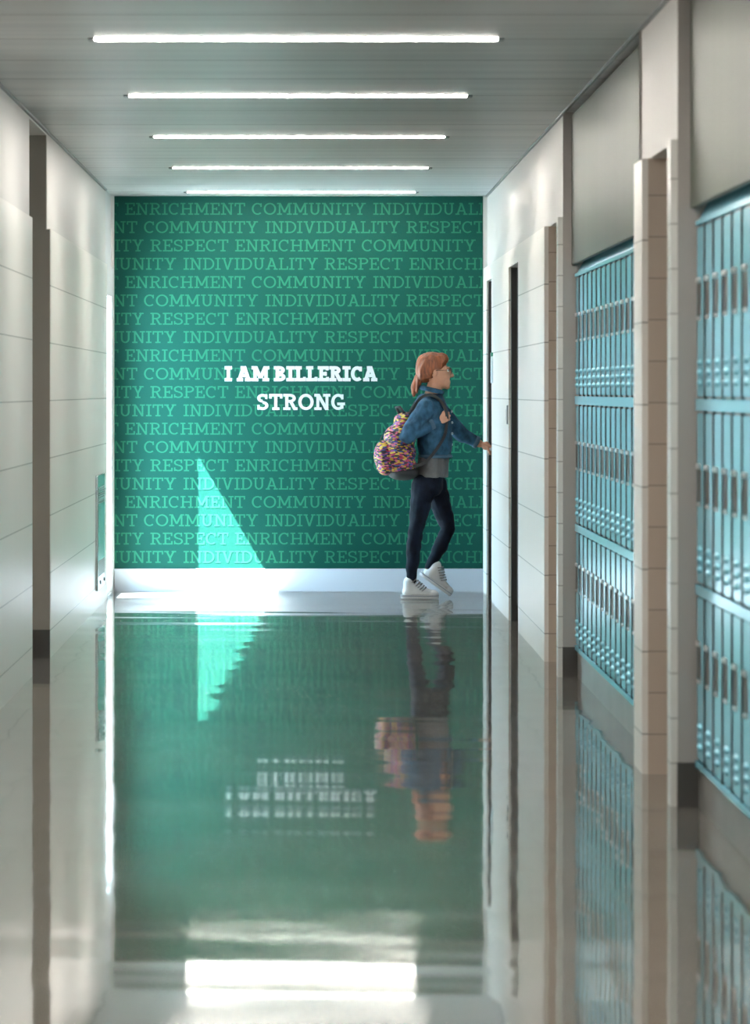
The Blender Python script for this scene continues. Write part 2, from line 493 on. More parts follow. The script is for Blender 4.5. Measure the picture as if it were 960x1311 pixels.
for y, lb in zip(LY[1:], names): copy_tree(L0, (-0.045, y, ZC), lb)
for k in range(1, 5):  # out of view, carrying on the row; added for light from the viewer's side
    copy_tree(L0, (-0.045, LY[0]-3.19*k, ZC), 'unseen ceiling light bar added for light, %s behind the topmost one, above the viewer' % ORD[k-1])

# ------------------------------------------------------------------ mural and lettering
def arc_polys(cx, cy, rx, ry, a0, a1, t, tv=None, n=18):
    tv = t if tv is None else tv
    out = []
    for k in range(n):
        q = []
        for (u, inn) in ((k, 0), (k+1, 0), (k+1, 1), (k, 1)):
            a = math.radians(a0 + (a1-a0)*u/n)
            X = rx - (t if inn else 0); Z = ry - (tv if inn else 0)
            q.append((cx + X*math.cos(a), cy + Z*math.sin(a)))
        out.append(q)
    return out
def rect(x0, y0, x1, y1): return [(x0, y0), (x1, y0), (x1, y1), (x0, y1)]
def diag(x0, y0, x1, y1, t):
    """slanted stroke cut level at both ends; t measured across the stroke"""
    L = math.hypot(x1-x0, y1-y0); hw = t/2*L/abs(y1-y0)
    return [(x0-hw, y0), (x0+hw, y0), (x1+hw, y1), (x1-hw, y1)]
def glyph(ch, t):
    s = t*0.82; e = t-0.13; P = []; o = 0.13
    R = lambda *a: P.append([rect(*a)])
    if ch == 'I':
        w = 0.42+e*1.3; R(0, 0, w, s); R(0, 1-s, w, 1); R(w/2-t/2, 0, w/2+t/2, 1)
    elif ch in 'EL':
        w = 0.74+e*.7; R(o, 0, o+t, 1); R(0, 0, w, s); R(w-s, 0, w, .29)
        if ch == 'E':
            R(0, 1-s, w-.02, 1); R(w-.02-s, .72, w-.02, 1); R(o, .5-s/2, .54+e, .5+s/2); R(.54+e-s*.8, .37, .54+e, .63)
        else: R(0, 1-s, o+t+o, 1)
    elif ch == 'N':
        w = 0.96+e*.9; R(o, 0, o+t*.9, 1); R(w-o-t*.9, 0, w-o, 1); R(0, 0, o+t+o, s); R(0, 1-s, o+t, 1); R(w-o-t-o, 1-s, w, 1)
        P.append([diag(w-o-t*.45, 0, o+t*.45, 1, t)])
    elif ch in 'RPB':
        w = {'R': .86, 'P': .76, 'B': .80}[ch]+e*.8
        R(o, 0, o+t, 1); R(0, 1-s, .44, 1)
        bx = .42; ry = .27 if ch != 'B' else .262; yc = 1-ry
        rx = (.34 if ch != 'B' else .32)+e*.6
        P.append(arc_polys(bx, yc, rx, ry, -90, 90, t, s)); R(o, 1-2*ry, bx+.01, 1-2*ry+s)
        if ch == 'B':
            R(0, 0, .44, s); ry2 = .275; P.append(arc_polys(bx, ry2, rx+.05, ry2, -90, 90, t, s)); R(o, 2*ry2-s, bx+.01, 2*ry2)
        else: R(0, 0, o+t+o, s)
        if ch == 'R':
            P.append([diag(w-.14, 0, .44+e*.3, 1-2*ry+s*.6, t)]); R(w-.17, 0, w, s)
    elif ch in 'CG':
        w = (.82 if ch == 'C' else .90)+e*.5; rx = .43+e*.3
        P.append(arc_polys(rx, .5, rx, .5, 42, 312, t, s*1.05)); R(rx*1.74-s*.9, .66, rx*1.74, .97)
        if ch == 'G':
            R(rx*1.74-t, .08, rx*1.74, .46); R(rx*1.74-t-.2, .46-s, rx*1.74+.1, .46); 
    elif ch == 'H':
        w = .98+e*.9
        for x in (o, w-o-t): R(x, 0, x+t, 1); R(x-o, 0, x+t+o*.9, s); R(x-o, 1-s, x+t+o*.9, 1)
        R(o, .5-s/2, w-o, .5+s/2)
    elif ch == 'M':
        w = 1.12+e*1.2
        for x in (o, w-o-t*.9): R(x, 0, x+t*.9, 1); R(x-o, 0, x+t*.9+o*.9, s)
        R(0, 1-s, o+t, 1); R(w-o-t, 1-s, w, 1)
        P.append([diag(w/2, .2, o+t*.5, 1, t)]); P.append([diag(w/2, .2, w-o-t*.5, 1, t)])
    elif ch == 'T':
        w = .80+e*.7; R(0, 1-s, w, 1); R(0, .71, s, 1); R(w-s, .71, w, 1); R(w/2-t/2, 0, w/2+t/2, 1); R(w/2-t/2-o, 0, w/2+t/2+o, s)
    elif ch == 'O':
        w = .94+e*.5; P.append(arc_polys(w/2, .5, w/2, .5, 0, 360, t, s*1.05, 32))
    elif ch == 'U':
        w = .92+e*.7
        for x in (o, w-o-t): R(x, .36, x+t, 1); R(x-o, 1-s, x+t+o*.8, 1)
        P.append(arc_polys(w/2, .37, w/2-o, .37, 180, 360, t, s*1.05))
    elif ch == 'Y':
        w = .90+e*.7; R(w/2-t/2, 0, w/2+t/2, .46); R(w/2-t/2-o, 0, w/2+t/2+o, s)
        P.append([diag(w/2, .40, .17, 1, t)]); P.append([diag(w/2, .40, w-.17, 1, t)]); R(0, 1-s, .34+e, 1); R(w-.34-e, 1-s, w, 1)
    elif ch == 'D':
        w = .90+e*.6; R(o, 0, o+t, 1); R(0, 0, .42, s); R(0, 1-s, .42, 1)
        P.append(arc_polys(.40, .5, w-.40, .5, -90, 90, t, s))
    elif ch == 'V':
        w = .94+e*.7; P.append([diag(w/2, 0, .17, 1, t)]); P.append([diag(w/2, 0, w-.17, 1, t)]); R(0, 1-s, .34+e, 1); R(w-.34-e, 1-s, w, 1)
    elif ch == 'A':
        w = .96+e*.7; P.append([diag(.16, 0, w/2, 1, t)]); P.append([diag(w-.16, 0, w/2, 1, t)]); R(0, 0, .33+e, s); R(w-.33-e, 0, w, s)
        R(.26, .27, w-.26, .27+s); R(w/2-.17-e*.6, 1-s, w/2+t*.3, 1)
    elif ch == 'S':
        w = .70+e*.5; c = w/2
        P.append(arc_polys(c, .735, c-.02, .265, 35, 270, t, s)); P.append(arc_polys(c, .275, c, .275, 90, -145, t, s))
        R(w-.06-s*.9, .68, w-.06, .98); R(.03, .02, .03+s*.9, .32)
    else: w = .3
    return P, w
GAP = 0.075
def word_polys(word, t, x0, x1, zc, cap, gap=GAP):
    """lettering between x0 and x1 (metres), centred on height zc"""
    raw = []; x = 0
    for ch in word:
        P, wd = glyph(ch, t); raw.append((x, P)); x += wd+gap
    x -= gap; k = (x1-x0)/x
    return [(n, [(x0 + (ox+px)*k, zc-cap/2 + pz*cap) for px, pz in p]) for ox, P in raw for n, st in enumerate(P) for p in st]
def letter_faces(bm, polys, y):
    # overlapping strokes each get their own hair-thin level; all face the corridor
    for n, p in polys:
        ar = sum(p[i][0]*p[(i+1) % len(p)][1] - p[(i+1) % len(p)][0]*p[i][1] for i in range(len(p)))
        if ar < 0: p = p[::-1]
        bm.faces.new([bm.verts.new((x, y - n*6e-5, z)) for x, z in p])
SE = F/D
def eX(px): return (px-VX)/SE
def eZ(py): return CAMZ-(py-VY)/SE
MX0, MX1 = XL+0.001, XR-0.001
MZ0, MZ1 = 0.158, ZC-0.004
mural = thing('wall_mural', 'full-width green wall mural with rows of repeated words, on the end wall', 'mural', (0, D, 0))
bm = bmesh.new(); add_box(bm, MX0, MX1, -0.004, 0, MZ0, MZ1)
obj('backing', bm, M['mural'], mural)
WORDS = [('ENRICHMENT', 0, 153.5), ('COMMUNITY', 162, 146), ('INDIVIDUALITY', 317.4, 172), ('RESPECT', 498, 99.8)]
PERIOD = 606.5
START = [160.3, 22.3, 301.0, 524.0]
for r in range(20):
    zc = eZ(267.4+23.45*r)
    for rep in (-2, -1, 0, 1):
        for wd, off, ln in WORDS:
            xa = START[r % 4] + rep*PERIOD + off; xb = xa+ln
            if xb < 149 or xa > 617: continue
            if xb < 153: wd, xa = wd[-1], xb-12.4   # only the last letter shows past the corner
            bm = bmesh.new()
            letter_faces(bm, word_polys(wd, 0.135, eX(xa), eX(xb), zc, 0.083), -0.0055)
            for co, no in (((MX0+0.002, 0, 0), (-1, 0, 0)), ((MX1-0.002, 0, 0), (1, 0, 0))):
                bmesh.ops.bisect_plane(bm, geom=bm.verts[:]+bm.edges[:]+bm.faces[:], plane_co=co, plane_no=no, clear_outer=True)
            obj('printed_word', bm, M['letter'], mural, recalc=False)
for nm, spec in (('I AM BILLERICA', (('I', 287.6, 297), ('AM', 303, 344.8), ('BILLERICA', 350.5, 483))), ('STRONG', (('STRONG', 328.8, 442.6),))):
    for wd, xa, xb in spec:
        bold = nm != 'STRONG'
        bm = bmesh.new()
        letter_faces(bm, word_polys(wd, 0.265 if bold else 0.2, eX(xa), eX(xb), eZ(478.5 if bold else 514.6), 0.105 if bold else 0.112, 0.02 if bold else 0.05), -0.0075)
        o = obj('slogan_word', bm, M['slogan'], mural, recalc=False)
        o['label'] = 'heavy white slab lettering' if bold else 'lighter white slab lettering'

# ------------------------------------------------------------------ lockers
XLK = 1.306
LW = 0.3037
DOORS = ((0.165, 0.705), (0.755, 1.320), (1.375, 1.940))
def make_locker(label, group):
    t = thing('three_tier_locker', label, 'locker', (XLK, 0, 0), group)
    # local: front at x=0, runs from y=0 (near) to y=LW (far)
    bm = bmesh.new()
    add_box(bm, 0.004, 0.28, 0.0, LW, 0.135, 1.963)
    add_box(bm, -0.0072, 0.01, 0.0, 0.009, 0.158, 1.946)  # dark fin drawn in for the shadow line between doors
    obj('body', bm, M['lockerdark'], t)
    for z0, z1 in ((0.135, 0.158), (0.712, 0.748), (1.327, 1.368), (1.946, 1.963)):
        bm = bmesh.new(); add_box(bm, -0.0076, 0.006, 0.0, LW, z0, z1)
        obj('rail', bm, M['locker'], t)
    for z0, z1 in DOORS:
        bm = bmesh.new(); add_box(bm, -0.003, 0.005, 0.011, LW-0.011, z0, z1)
        d = obj('door', bm, M['locker'], t, bevel=0.0015)
        yc = LW-0.095; zc = z0+0.325
        bm = bmesh.new()
        add_box(bm, -0.0038, -0.002, yc-0.062, yc+0.062, zc-0.056, zc+0.052)
        obj('handle_recess', bm, M['pan'], d)
        bm = bmesh.new(); add_box(bm, -0.011, -0.002, yc-0.045, yc+0.045, zc+0.054, zc+0.070)
        obj('handle', bm, M['steel'], d, bevel=0.003)
        bm = bmesh.new(); add_box(bm, -0.0075, -0.002, yc-0.036, yc+0.036, zc-0.070, zc-0.058)
        obj('catch_plate', bm, M['steel'], d, bevel=0.002)
        for k in range(3):
            bm = bmesh.new()
            add_ellipsoid(bm, (-0.003, LW/2+0.02, z0+0.045+0.034*k), (0.012, 0.050, 0.0125), 14, 8)
            obj('louver', bm, M['locker'], d, smooth=True)
    return t
far_g, near_g = 'lockers in the farther bay', 'lockers in the nearer bay'
def far_label(k):
    return 'tall blue-grey three-door locker, %s from the far end of the farther locker bay' % ORD[k]
def near_label(k):
    return 'tall blue-grey three-door locker, %s from the far end of the nearer locker bay' % ORD[k]
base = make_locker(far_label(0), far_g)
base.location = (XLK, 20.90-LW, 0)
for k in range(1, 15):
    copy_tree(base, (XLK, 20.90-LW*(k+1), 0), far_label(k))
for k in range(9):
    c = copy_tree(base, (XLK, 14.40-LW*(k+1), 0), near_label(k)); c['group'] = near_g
for (a, b, lab) in ((16.06, 20.905, 'farther'), (11.66, 14.415, 'nearer')):
    # plinth, sloping top trim and painted bulkhead of the bay
    p = box_obj('locker_plinth', (XLK+0.006, 1.60, a, b, -0.02, 0.136), M['plinth'])
    tag(p, 'low grey plinth carrying the %s bay of lockers' % lab, 'plinth')
    bm = bmesh.new()
    vs_ = [(XLK+0.002, 1.964), (XLK+0.05, 2.05), (XLK+0.05, 1.964)]
    A = [bm.verts.new((x, a, z)) for x, z in vs_]; B = [bm.verts.new((x, b, z)) for x, z in vs_]
    bm.faces.new(A); bm.faces.new(B[::-1])
    for i in range(3): bm.faces.new((A[i], A[(i+1) % 3], B[(i+1) % 3], B[i]))
    struct(obj('trim_%d' % (11 if lab == 'farther' else 12), bm, M['locker']))
    bm = bmesh.new(); add_box(bm, 1.282, 1.60, a+0.002, b-0.01, 2.052, 2.735)
    add_box(bm, 1.282, 1.304, a+0.002, b-0.01, 2.005, 2.06)
    struct(obj('wall_bulkhead', bm, M['bulk'], bevel=0.004))

# filler panel closing the near end of the farther bay
sbox('trim_9', (XLK-0.002, 1.60, 16.06, 20.90-LW*15-0.002, 0.136, 1.963), M['column'])
sbox('trim_10', (XLK-0.002, 1.60, 11.66, 14.40-LW*9-0.002, 0.136, 1.963), M['column'])

# ------------------------------------------------------------------ small wall things
h = thing('wall_heater', 'slim grey metal wall cabinet with louvred grilles low on the left wall', 'heater', (XL, 27.65, 0.125))
bm = bmesh.new(); add_box(bm, -0.002, 0.018, -0.45, 0.45, 0, 0.73); obj('casing', bm, M['heater'], h, bevel=0.004)
for z0, z1 in ((0.55, 0.66), (0.09, 0.19)):
    bm = bmesh.new()
    n = 8
    for k in range(n):
        z = z0+(z1-z0)*k/n
        add_box(bm, 0.016, 0.022, -0.40, 0.40, z, z+(z1-z0)/n*0.55)
    obj('grille', bm, M['grille'], h)
for y in (-0.2, 0.3):
    bm = bmesh.new(); add_tube(bm, [(0.016, y, 0.045), (0.026, y, 0.045)], 0.012, 12); obj('knob', bm, M['dark'], h)

s = thing('room_sign', 'small pale room sign with green top beside the far doorway', 'sign', (XR, 28.36, 1.445))
bm = bmesh.new(); add_box(bm, -0.008, 0.001, -0.10, 0.10, 0, 0.175); obj('plate', bm, M['sign'], s, bevel=0.001)
bm = bmesh.new(); add_box(bm, -0.010, 0.001, -0.10, 0.10, 0.176, 0.20); obj('header_strip', bm, M['signgreen'], s)
s = thing('wall_plate', 'slim grey switch plate on white wall before the nearer dark doorway', 'wall plate', (XR, 26.16, 1.19))
bm = bmesh.new(); add_box(bm, -0.007, 0.001, -0.035, 0.035, 0, 0.115); obj('plate', bm, M['trim'], s, bevel=0.001)
bm = bmesh.new(); add_box(bm, -0.012, -0.006, -0.017, 0.017, 0.025, 0.09); obj('rocker', bm, M['sign'], s)

# ------------------------------------------------------------------ the walking person
PY = 28.8
SP = F/PY
def P(px, py, dy=0.0): return Vector(((px-VX)/SP, PY+dy, CAMZ-(py-VY)/SP))
skin = mat('skin', (0.50, 0.235, 0.145), 0.55, noise_amt=0.06, noise_scale=(30, 30, 30))
hairm = mat('auburn_hair', (0.17, 0.040, 0.008), 0.6, noise_amt=0.5, noise_scale=(60, 60, 14), bump=0.3)
denim = mat('denim_jacket', (0.018, 0.056, 0.098), 0.8, spec=0.2, noise_amt=0.45, noise_scale=(26, 26, 20), bump=0.3)
seam = mat('denim_seam', (0.04, 0.085, 0.13), 0.8)
jeansm = mat('dark_jeans', (0.0025, 0.0052, 0.012), 0.8, spec=0.15, noise_amt=0.4, noise_scale=(24, 24, 14), bump=0.2)
greyknit = mat('grey_shirt', (0.085, 0.085, 0.088), 0.85, noise_amt=0.12, noise_scale=(50, 50, 30))
canvas = mat('white_canvas', (0.55, 0.55, 0.55), 0.7)
rubberw = mat('white_rubber', (0.50, 0.50, 0.50), 0.4)
glassesm = mat('glasses_frame', (0.03, 0.02, 0.015), 0.3)
eyem = mat('eye_white', (0.7, 0.7, 0.68), 0.2)
irism = mat('eye_dark', (0.03, 0.02, 0.015), 0.2)
lipm = mat('lips', (0.45, 0.17, 0.14), 0.5)
lacem = mat('grey_lace', (0.20, 0.19, 0.18), 0.8)
stripem = mat('sole_line', (0.10, 0.12, 0.17), 0.6)
black = mat('black_nylon', (0.012, 0.012, 0.014), 0.7)

def hand(bm, wrist, d, n, s, curl, thumb_out=0.6, sc_=1.0, spread=0.0):
    """d: wrist to fingers, n: side the fingers close towards, s: towards the thumb"""
    d = d.normalized(); n = (n - d*n.dot(d)).normalized(); s = s - d*s.dot(d) - n*s.dot(n); s.normalize()
    offs = (0.030, 0.010, -0.010, -0.029); lens = (0.068, 0.076, 0.070, 0.054); kn = (0.082, 0.086, 0.082, 0.074)
    for o_, l_, k_ in zip(offs, lens, kn):
        a = wrist + s*o_*0.55*sc_ + d*0.012; b = wrist + d*k_*sc_ + s*o_*sc_
        add_capsule(bm, a, b, 0.0145, 0.0125, 10)
        p = b; ang = curl*0.55
        for j, fr in enumerate((0.45, 0.31, 0.24)):
            v = d*math.cos(ang) + n*math.sin(ang) + s*spread*o_
            q = p + v.normalized()*l_*fr*sc_
            add_capsule(bm, p, q, 0.0085 - 0.0008*j, 0.0080 - 0.0008*j, 10)
            p = q; ang += curl
    add_ellipsoid(bm, wrist + d*0.045*sc_, (0.030, 0.022, 0.030))
    p = wrist + d*0.022*sc_ + s*0.024
    v1 = (d*0.75 + s*thumb_out + n*0.45).normalized(); q = p + v1*0.042*sc_
    add_capsule(bm, p, q, 0.0135, 0.0100, 10)
    v2 = (d*0.9 + n*0.8 - s*0.1).normalized(); r = q + v2*0.030*sc_
    add_capsule(bm, q, r, 0.0098, 0.0085, 10)
    add_capsule(bm, r, r + (v2 + n*0.4 - s*0.3).normalized()*0.020*sc_, 0.0085, 0.0075, 10)

# joints
J = dict(neck=P(553, 507), rs=P(544, 523, -.165), re=P(521, 557, -.22), rw=P(555, 541.5, -.155),
         ls=P(560, 523, .165), le=P(594, 558, .18), lw=P(615.5, 568.5, .19),
         rh=P(542, 622, -.085), rk=P(532, 678, -.09), ra=P(526, 744, -.09),
         lh=P(556, 620, .085), lk=P(574.5, 677, .085), la=P(550, 729, .085))
person = thing('person', 'person in blue denim jacket and dark jeans walking to the far doorway', 'person', (P(540, 766).x, PY, 0))
PO = Vector(person.location)
def local(bm):
    bmesh.ops.translate(bm, verts=bm.verts[:], vec=-PO)
    return bm

bm = bmesh.new()
# head and neck
HC = P(555, 474)
add_ellipsoid(bm, P(553.5, 471), (0.092, 0.076, 0.098), 24, 16)
add_ellipsoid(bm, P(562, 480), (0.076, 0.066, 0.085), 24, 16)
add_ellipsoid(bm, P(566, 489.5), (0.056, 0.052, 0.044), 20, 12)            # jaw
add_ellipsoid(bm, P(572.5, 495), (0.020, 0.024, 0.018))                      # chin
add_capsule(bm, P(575.3, 474), P(579.0, 480.8), 0.009, 0.0125)              # nose
for sy in (-1, 1):
    add_ellipsoid(bm, P(577.2, 482.0, sy*.011), (0.010, 0.008, 0.007))      # nostril wing
    add_ellipsoid(bm, P(570.5, 480.5, sy*.038), (0.024, 0.022, 0.022))      # cheek
    add_ellipsoid(bm, P(573.6, 470.8, sy*.026), (0.013, 0.026, 0.007))      # brow
    add_ellipsoid(bm, P(556, 478, sy*.073), (0.018, 0.010, 0.030), rot=Matrix.Rotation(0.2, 3, 'Y'))  # ear
add_capsule(bm, P(573.3, 486.6, -.016), P(573.3, 486.6, .016), 0.0085, 0.0085)
add_capsule(bm, P(573.2, 489.2, -.014), P(573.2, 489.2, .014), 0.0085, 0.0085)
add_capsule(bm, P(558, 488), P(552, 512), 0.050, 0.056)
# torso
rings = [(505, 553, .055, .065), (512, 552, .075, .13), (522, 553, .088, .165), (545, 555, .098, .150), (566, 556, .090, .130), (585, 556, .085, .130), (605, 552, .085, .145), (622, 549, .085, .15), (634, 548, .05, .10)]
add_loft(bm, [(P(c, y).x, PY, P(c, y).z, rx, ry) for y, c, rx, ry in rings])
for a, b, r0, r1 in (('rs', 're', .046, .040), ('re', 'rw', .040, .026), ('ls', 'le', .046, .040), ('le', 'lw', .040, .026),
                     ('rh', 'rk', .072, .044), ('rk', 'ra', .044, .030), ('lh', 'lk', .072, .044), ('lk', 'la', .044, .030)):
    add_capsule(bm, J[a], J[b], r0, r1)
# feet inside the shoes
add_capsule(bm, J['ra'], P(523, 757, -.09), .030, .028); add_capsule(bm, P(523, 757, -.09), P(550, 759.5, -.09), .026, .020)
add_capsule(bm, J['la'], P(549, 738, .085), .030, .026); add_capsule(bm, P(549, 738, .085), P(563, 748, .085), .026, .020)
# right hand closed on the backpack strap, left hand on the lever
hand(bm, J['rw'] + (J['rw']-J['re']).normalized()*0.008, P(571, 531, -.150)-J['rw'], Vector((0.25, 1.0, -0.1)), Vector((-.3, -.2, 1)), 1.15, 0.5)
hand(bm, J['lw'] + (J['lw']-J['le']).normalized()*0.004, P(628, 572.5, .20)-J['lw'], Vector((0.3, 0.0, -1.0)), Vector((0, -1, .2)), 0.95, 0.5, 0.9)
local(bm)
remeshed('body', bm, skin, person, voxel=0.0042, smooth_it=3)

# eyes, lips, glasses
for sy in (-1, 1):
    bm = bmesh.new(); add_ellipsoid(bm, P(572.3, 474.6, sy*.030), (0.0115, 0.0115, 0.0115)); e = obj('eye', local(bm), eyem, person, smooth=True)
    bm = bmesh.new(); add_ellipsoid(bm, P(574.1, 474.6, sy*.0305), (0.0035, 0.0055, 0.0058)); obj('iris', local(bm), irism, e, smooth=True)
bm = bmesh.new()
add_capsule(bm, P(574.4, 486.9, -.018), P(574.4, 486.9, .018), 0.0042, 0.0042); add_capsule(bm, P(574.2, 488.9, -.015), P(574.2, 488.9, .015), 0.005, 0.005)
obj('lips', local(bm), lipm, person, smooth=True)
bm = bmesh.new()
for sy in (-1, 1):
    c = P(577.5, 475, sy*.033)
    pts = [c + Vector((0, 0.025*math.cos(2*PI*k/20), 0.019*math.sin(2*PI*k/20))) for k in range(21)]
    add_tube(bm, pts, 0.0022, 6)
    add_tube(bm, [c + Vector((0, sy*.025, .004)), P(574, 474, sy*.068), P(558, 474.5, sy*.079), P(553, 479, sy*.079)], 0.0022, 6)
add_tube(bm, [P(577.7, 474.2, -.008), P(578.6, 473.6, 0), P(577.7, 474.2, .008)], 0.0022, 6)
obj('glasses', local(bm), glassesm, person, smooth=True)

# hair drawn back into a low ponytail
bm = bmesh.new()
add_ellipsoid(bm, P(551.5, 467.5), (0.102, 0.086, 0.088), 24, 16)
add_ellipsoid(bm, P(545, 473), (0.070, 0.082, 0.090), 24, 16)
add_ellipsoid(bm, P(563.5, 459.5), (0.060, 0.066, 0.040), 20, 12)
for sy in (-1, 1):
    add_ellipsoid(bm, P(549, 473, sy*.055), (0.058, 0.030, 0.062), 16, 12)
    add_capsule(bm, P(568, 460, sy*.046), P(555, 471, sy*.068), 0.016, 0.014)
    add_capsule(bm, P(555, 471, sy*.068), P(540, 483, sy*.050), 0.018, 0.020)
add_ellipsoid(bm, P(536, 484), (0.032, 0.034, 0.030))
add_capsule(bm, P(536, 484), P(530.5, 496), 0.030, 0.026); add_capsule(bm, P(530.5, 496), P(529.5, 507), 0.026, 0.008)
add_capsule(bm, P(535, 486, -.02), P(533.5, 503, -.025), 0.02, 0.006)
local(bm)
remeshed('hair', bm, hairm, person, voxel=0.005, smooth_it=3, fold=0.007, fold_scale=(28, 60, 14))
bm = bmesh.new(); add_tube(bm, [P(537.5, 482, .03*math.cos(a)) + Vector((.008*math.sin(a)*0, 0, 0.03*math.sin(a))) for a in [2*PI*k/16 for k in range(17)]], 0.006, 8)
obj('hair_tie', local(bm), black, person, smooth=True)

# denim jacket
bm = bmesh.new()
rings = [(503.5, 552, .070, .075), (508, 551, .085, .10), (514, 550, .102, .165), (524, 552, .112, .190), (545, 555, .122, .178), (566, 556.5, .116, .160), (580, 557, .108, .158), (586.5, 557, .106, .158)]
add_loft(bm, [(P(c, y).x, PY, P(c, y).z, rx, ry) for y, c, rx, ry in rings], 28)
for a, b, r0, r1 in (('rs', 're', .064, .056), ('re', 'rw', .056, .038), ('ls', 'le', .062, .052), ('le', 'lw', .050, .036)):
    q = J[b] - (J[b]-J[a]).normalized()*(0.034 if b in ('rw', 'lw') else 0)
    add_capsule(bm, J[a], q, r0, r1)
local(bm)
jacket = remeshed('denim_jacket', bm, denim, person, voxel=0.0065, smooth_it=3, fold=0.010, fold_scale=(14, 14, 20))
bm = bmesh.new()   # collar
pts = [P(553, 503).copy() for _ in range(2)]
pts = []
for k in range(15):
    a = PI*0.16 + 2*PI*0.84*k/14
    pts.append(Vector((P(554, 0).x + 0.076*math.cos(a), PY + 0.078*math.sin(a), P(0, 499.5).z - 0.018*math.cos(a))))
add_tube(bm, pts, [0.012]+[0.017]*13+[0.012], 8)
obj('collar', local(bm), denim, jacket, smooth=True)
def ring_tube(y, c, rx, ry, r):
    b = bmesh.new()
    add_tube(b, [Vector((P(c, 0).x + rx*math.cos(2*PI*k/28), PY + ry*math.sin(2*PI*k/28), P(0, y).z)) for k in range(29)], r, 8)
    return local(b)
obj('waistband', ring_tube(584, 557, .106, .158, .011), seam, jacket, smooth=True)
bm = bmesh.new()
for a, b in (('re', 'rw'), ('le', 'lw')):
    dd = (J[b]-J[a]).normalized(); p = J[b] - dd*0.012
    add_tube(bm, [p - dd*.028, p], 0.041, 16)
obj('cuff', local(bm), seam, jacket, smooth=True)
bm = bmesh.new()
for k in range(4):
    c = P(579 - abs(k-1.5)*0.6, 527+14*k, -.02); add_ellipsoid(bm, c, (0.007, 0.009, 0.009))
obj('button', local(bm), M['steel'], jacket, smooth=True)

# grey shirt under the jacket, jeans
bm = bmesh.new()
rings = [(578, 556, .100, .150), (590, 555, .104, .156), (603, 554, .106, .168), (611, 553.5, .107, .172)]
add_loft(bm, [(P(c, y).x, PY, P(c, y).z, rx, ry) for y, c, rx, ry in rings], 28)
local(bm); remeshed('shirt', bm, greyknit, person, voxel=0.006, smooth_it=2, fold=0.006, fold_scale=(20, 20, 6))
bm = bmesh.new()
rings = [(598, 554.5, .084, .148), (612, 550, .094, .160), (626, 548.5, .096, .160), (634, 548.5, .07, .13)]
add_loft(bm, [(P(c, y).x, PY, P(c, y).z, rx, ry) for y, c, rx, ry in rings], 28)
RC = P(529, 702, -.09); LC = P(564.5, 699, .085)
for a, b, r0, r1 in ((J['rh'], J['rk'], .086, .050), (J['rk'], RC, .050, .049), (RC, J['ra'] + Vector((0, 0, .012)), .049, .034),
                     (J['lh'], J['lk'], .086, .050), (J['lk'], LC, .050, .049), (LC, J['la'] + Vector((.004, 0, .012)), .049, .034)):
    add_capsule(bm, a, b, r0, r1)
local(bm); remeshed('jeans', bm, jeansm, person, voxel=0.0065, smooth_it=3, fold=0.007, fold_scale=(16, 16, 24))

# white high-top sneakers
def shoe(name, ankle, pitch, side):
    """built along local +x, heel bottom at the origin, sole on z=0"""
    R = Matrix.Rotation(pitch, 3, 'Y')
    def T(b):
        for v in b.verts: v.co = R @ v.co + ankle
        return local(b)
    u = bmesh.new()
    add_capsule(u, (0.052, 0, 0.052), (0.052, 0, 0.112), .042, .040)
    add_capsule(u, (0.040, 0, 0.048), (0.120, 0, 0.045), .036, .036)
    add_capsule(u, (0.120, 0, 0.045), (0.205, 0, 0.036), .038, .026)
    add_capsule(u, (0.062, 0, 0.090), (0.130, 0, 0.055), .034, .030)
    root = remeshed(name, T(u), canvas, person, voxel=0.005, smooth_it=3)
    def outline(z, g):
        pts = []
        for k in range(32):
            a = 2*PI*k/32; x = math.cos(a); y = math.sin(a)
            hw = 0.040 + 0.004*x
            pts.append((0.122 + (0.122+g)*x, (hw+g)*y*(1+0.12*math.sin(x*2.0)), z))
        return pts
    b = bmesh.new(); rr = []
    for z, g in ((0.0, 0.001), (0.005, 0.006), (0.027, 0.006), (0.031, 0.001)):
        rr.append([b.verts.new(p) for p in outline(z, g)])
    for p_, q_ in zip(rr, rr[1:]):
        for k in range(32): b.faces.new((p_[k], p_[(k+1) % 32], q_[(k+1) % 32], q_[k]))
    b.faces.new(rr[0][::-1]); b.faces.new(rr[-1])
    obj('sole', T(b), rubberw, root, smooth=False)
    b = bmesh.new()
    ln = outline(0.021, 0.0065); add_tube(b, ln + [ln[0]], 0.0020, 6)
    obj('sole_stripe', T(b), stripem, root, smooth=True)
    b = bmesh.new(); add_ellipsoid(b, (0.214, 0, 0.034), (0.037, 0.040, 0.026), 18, 10); obj('toe_cap', T(b), rubberw, root, smooth=True)
    b = bmesh.new()
    for k in range(6):
        x = 0.152-0.0135*k; z = 0.070+0.0115*k
        add_tube(b, [(x-.016, -0.041, z-.016), (x+.006, -0.026, z+.000), (x+.014, -0.008, z+.009), (x+.012, 0.010, z+.010), (x+.004, 0.028, z+.002), (x-.014, 0.041, z-.012)], 0.0034, 6)
    add_tube(b, [(0.10, -0.02, .125), (0.118, -0.038, .118), (0.122, -0.044, .100), (0.112, -0.034, .112)], 0.0028, 6)
    obj('lace', T(b), lacem, root, smooth=True)
    return root
shoe('shoe', P(513.5, 766.2, -.09) + Vector((0, 0, 0.001)), 0.0, 1)
shoe('shoe', P(537.5, 737.0, .085), 0.62, -1)

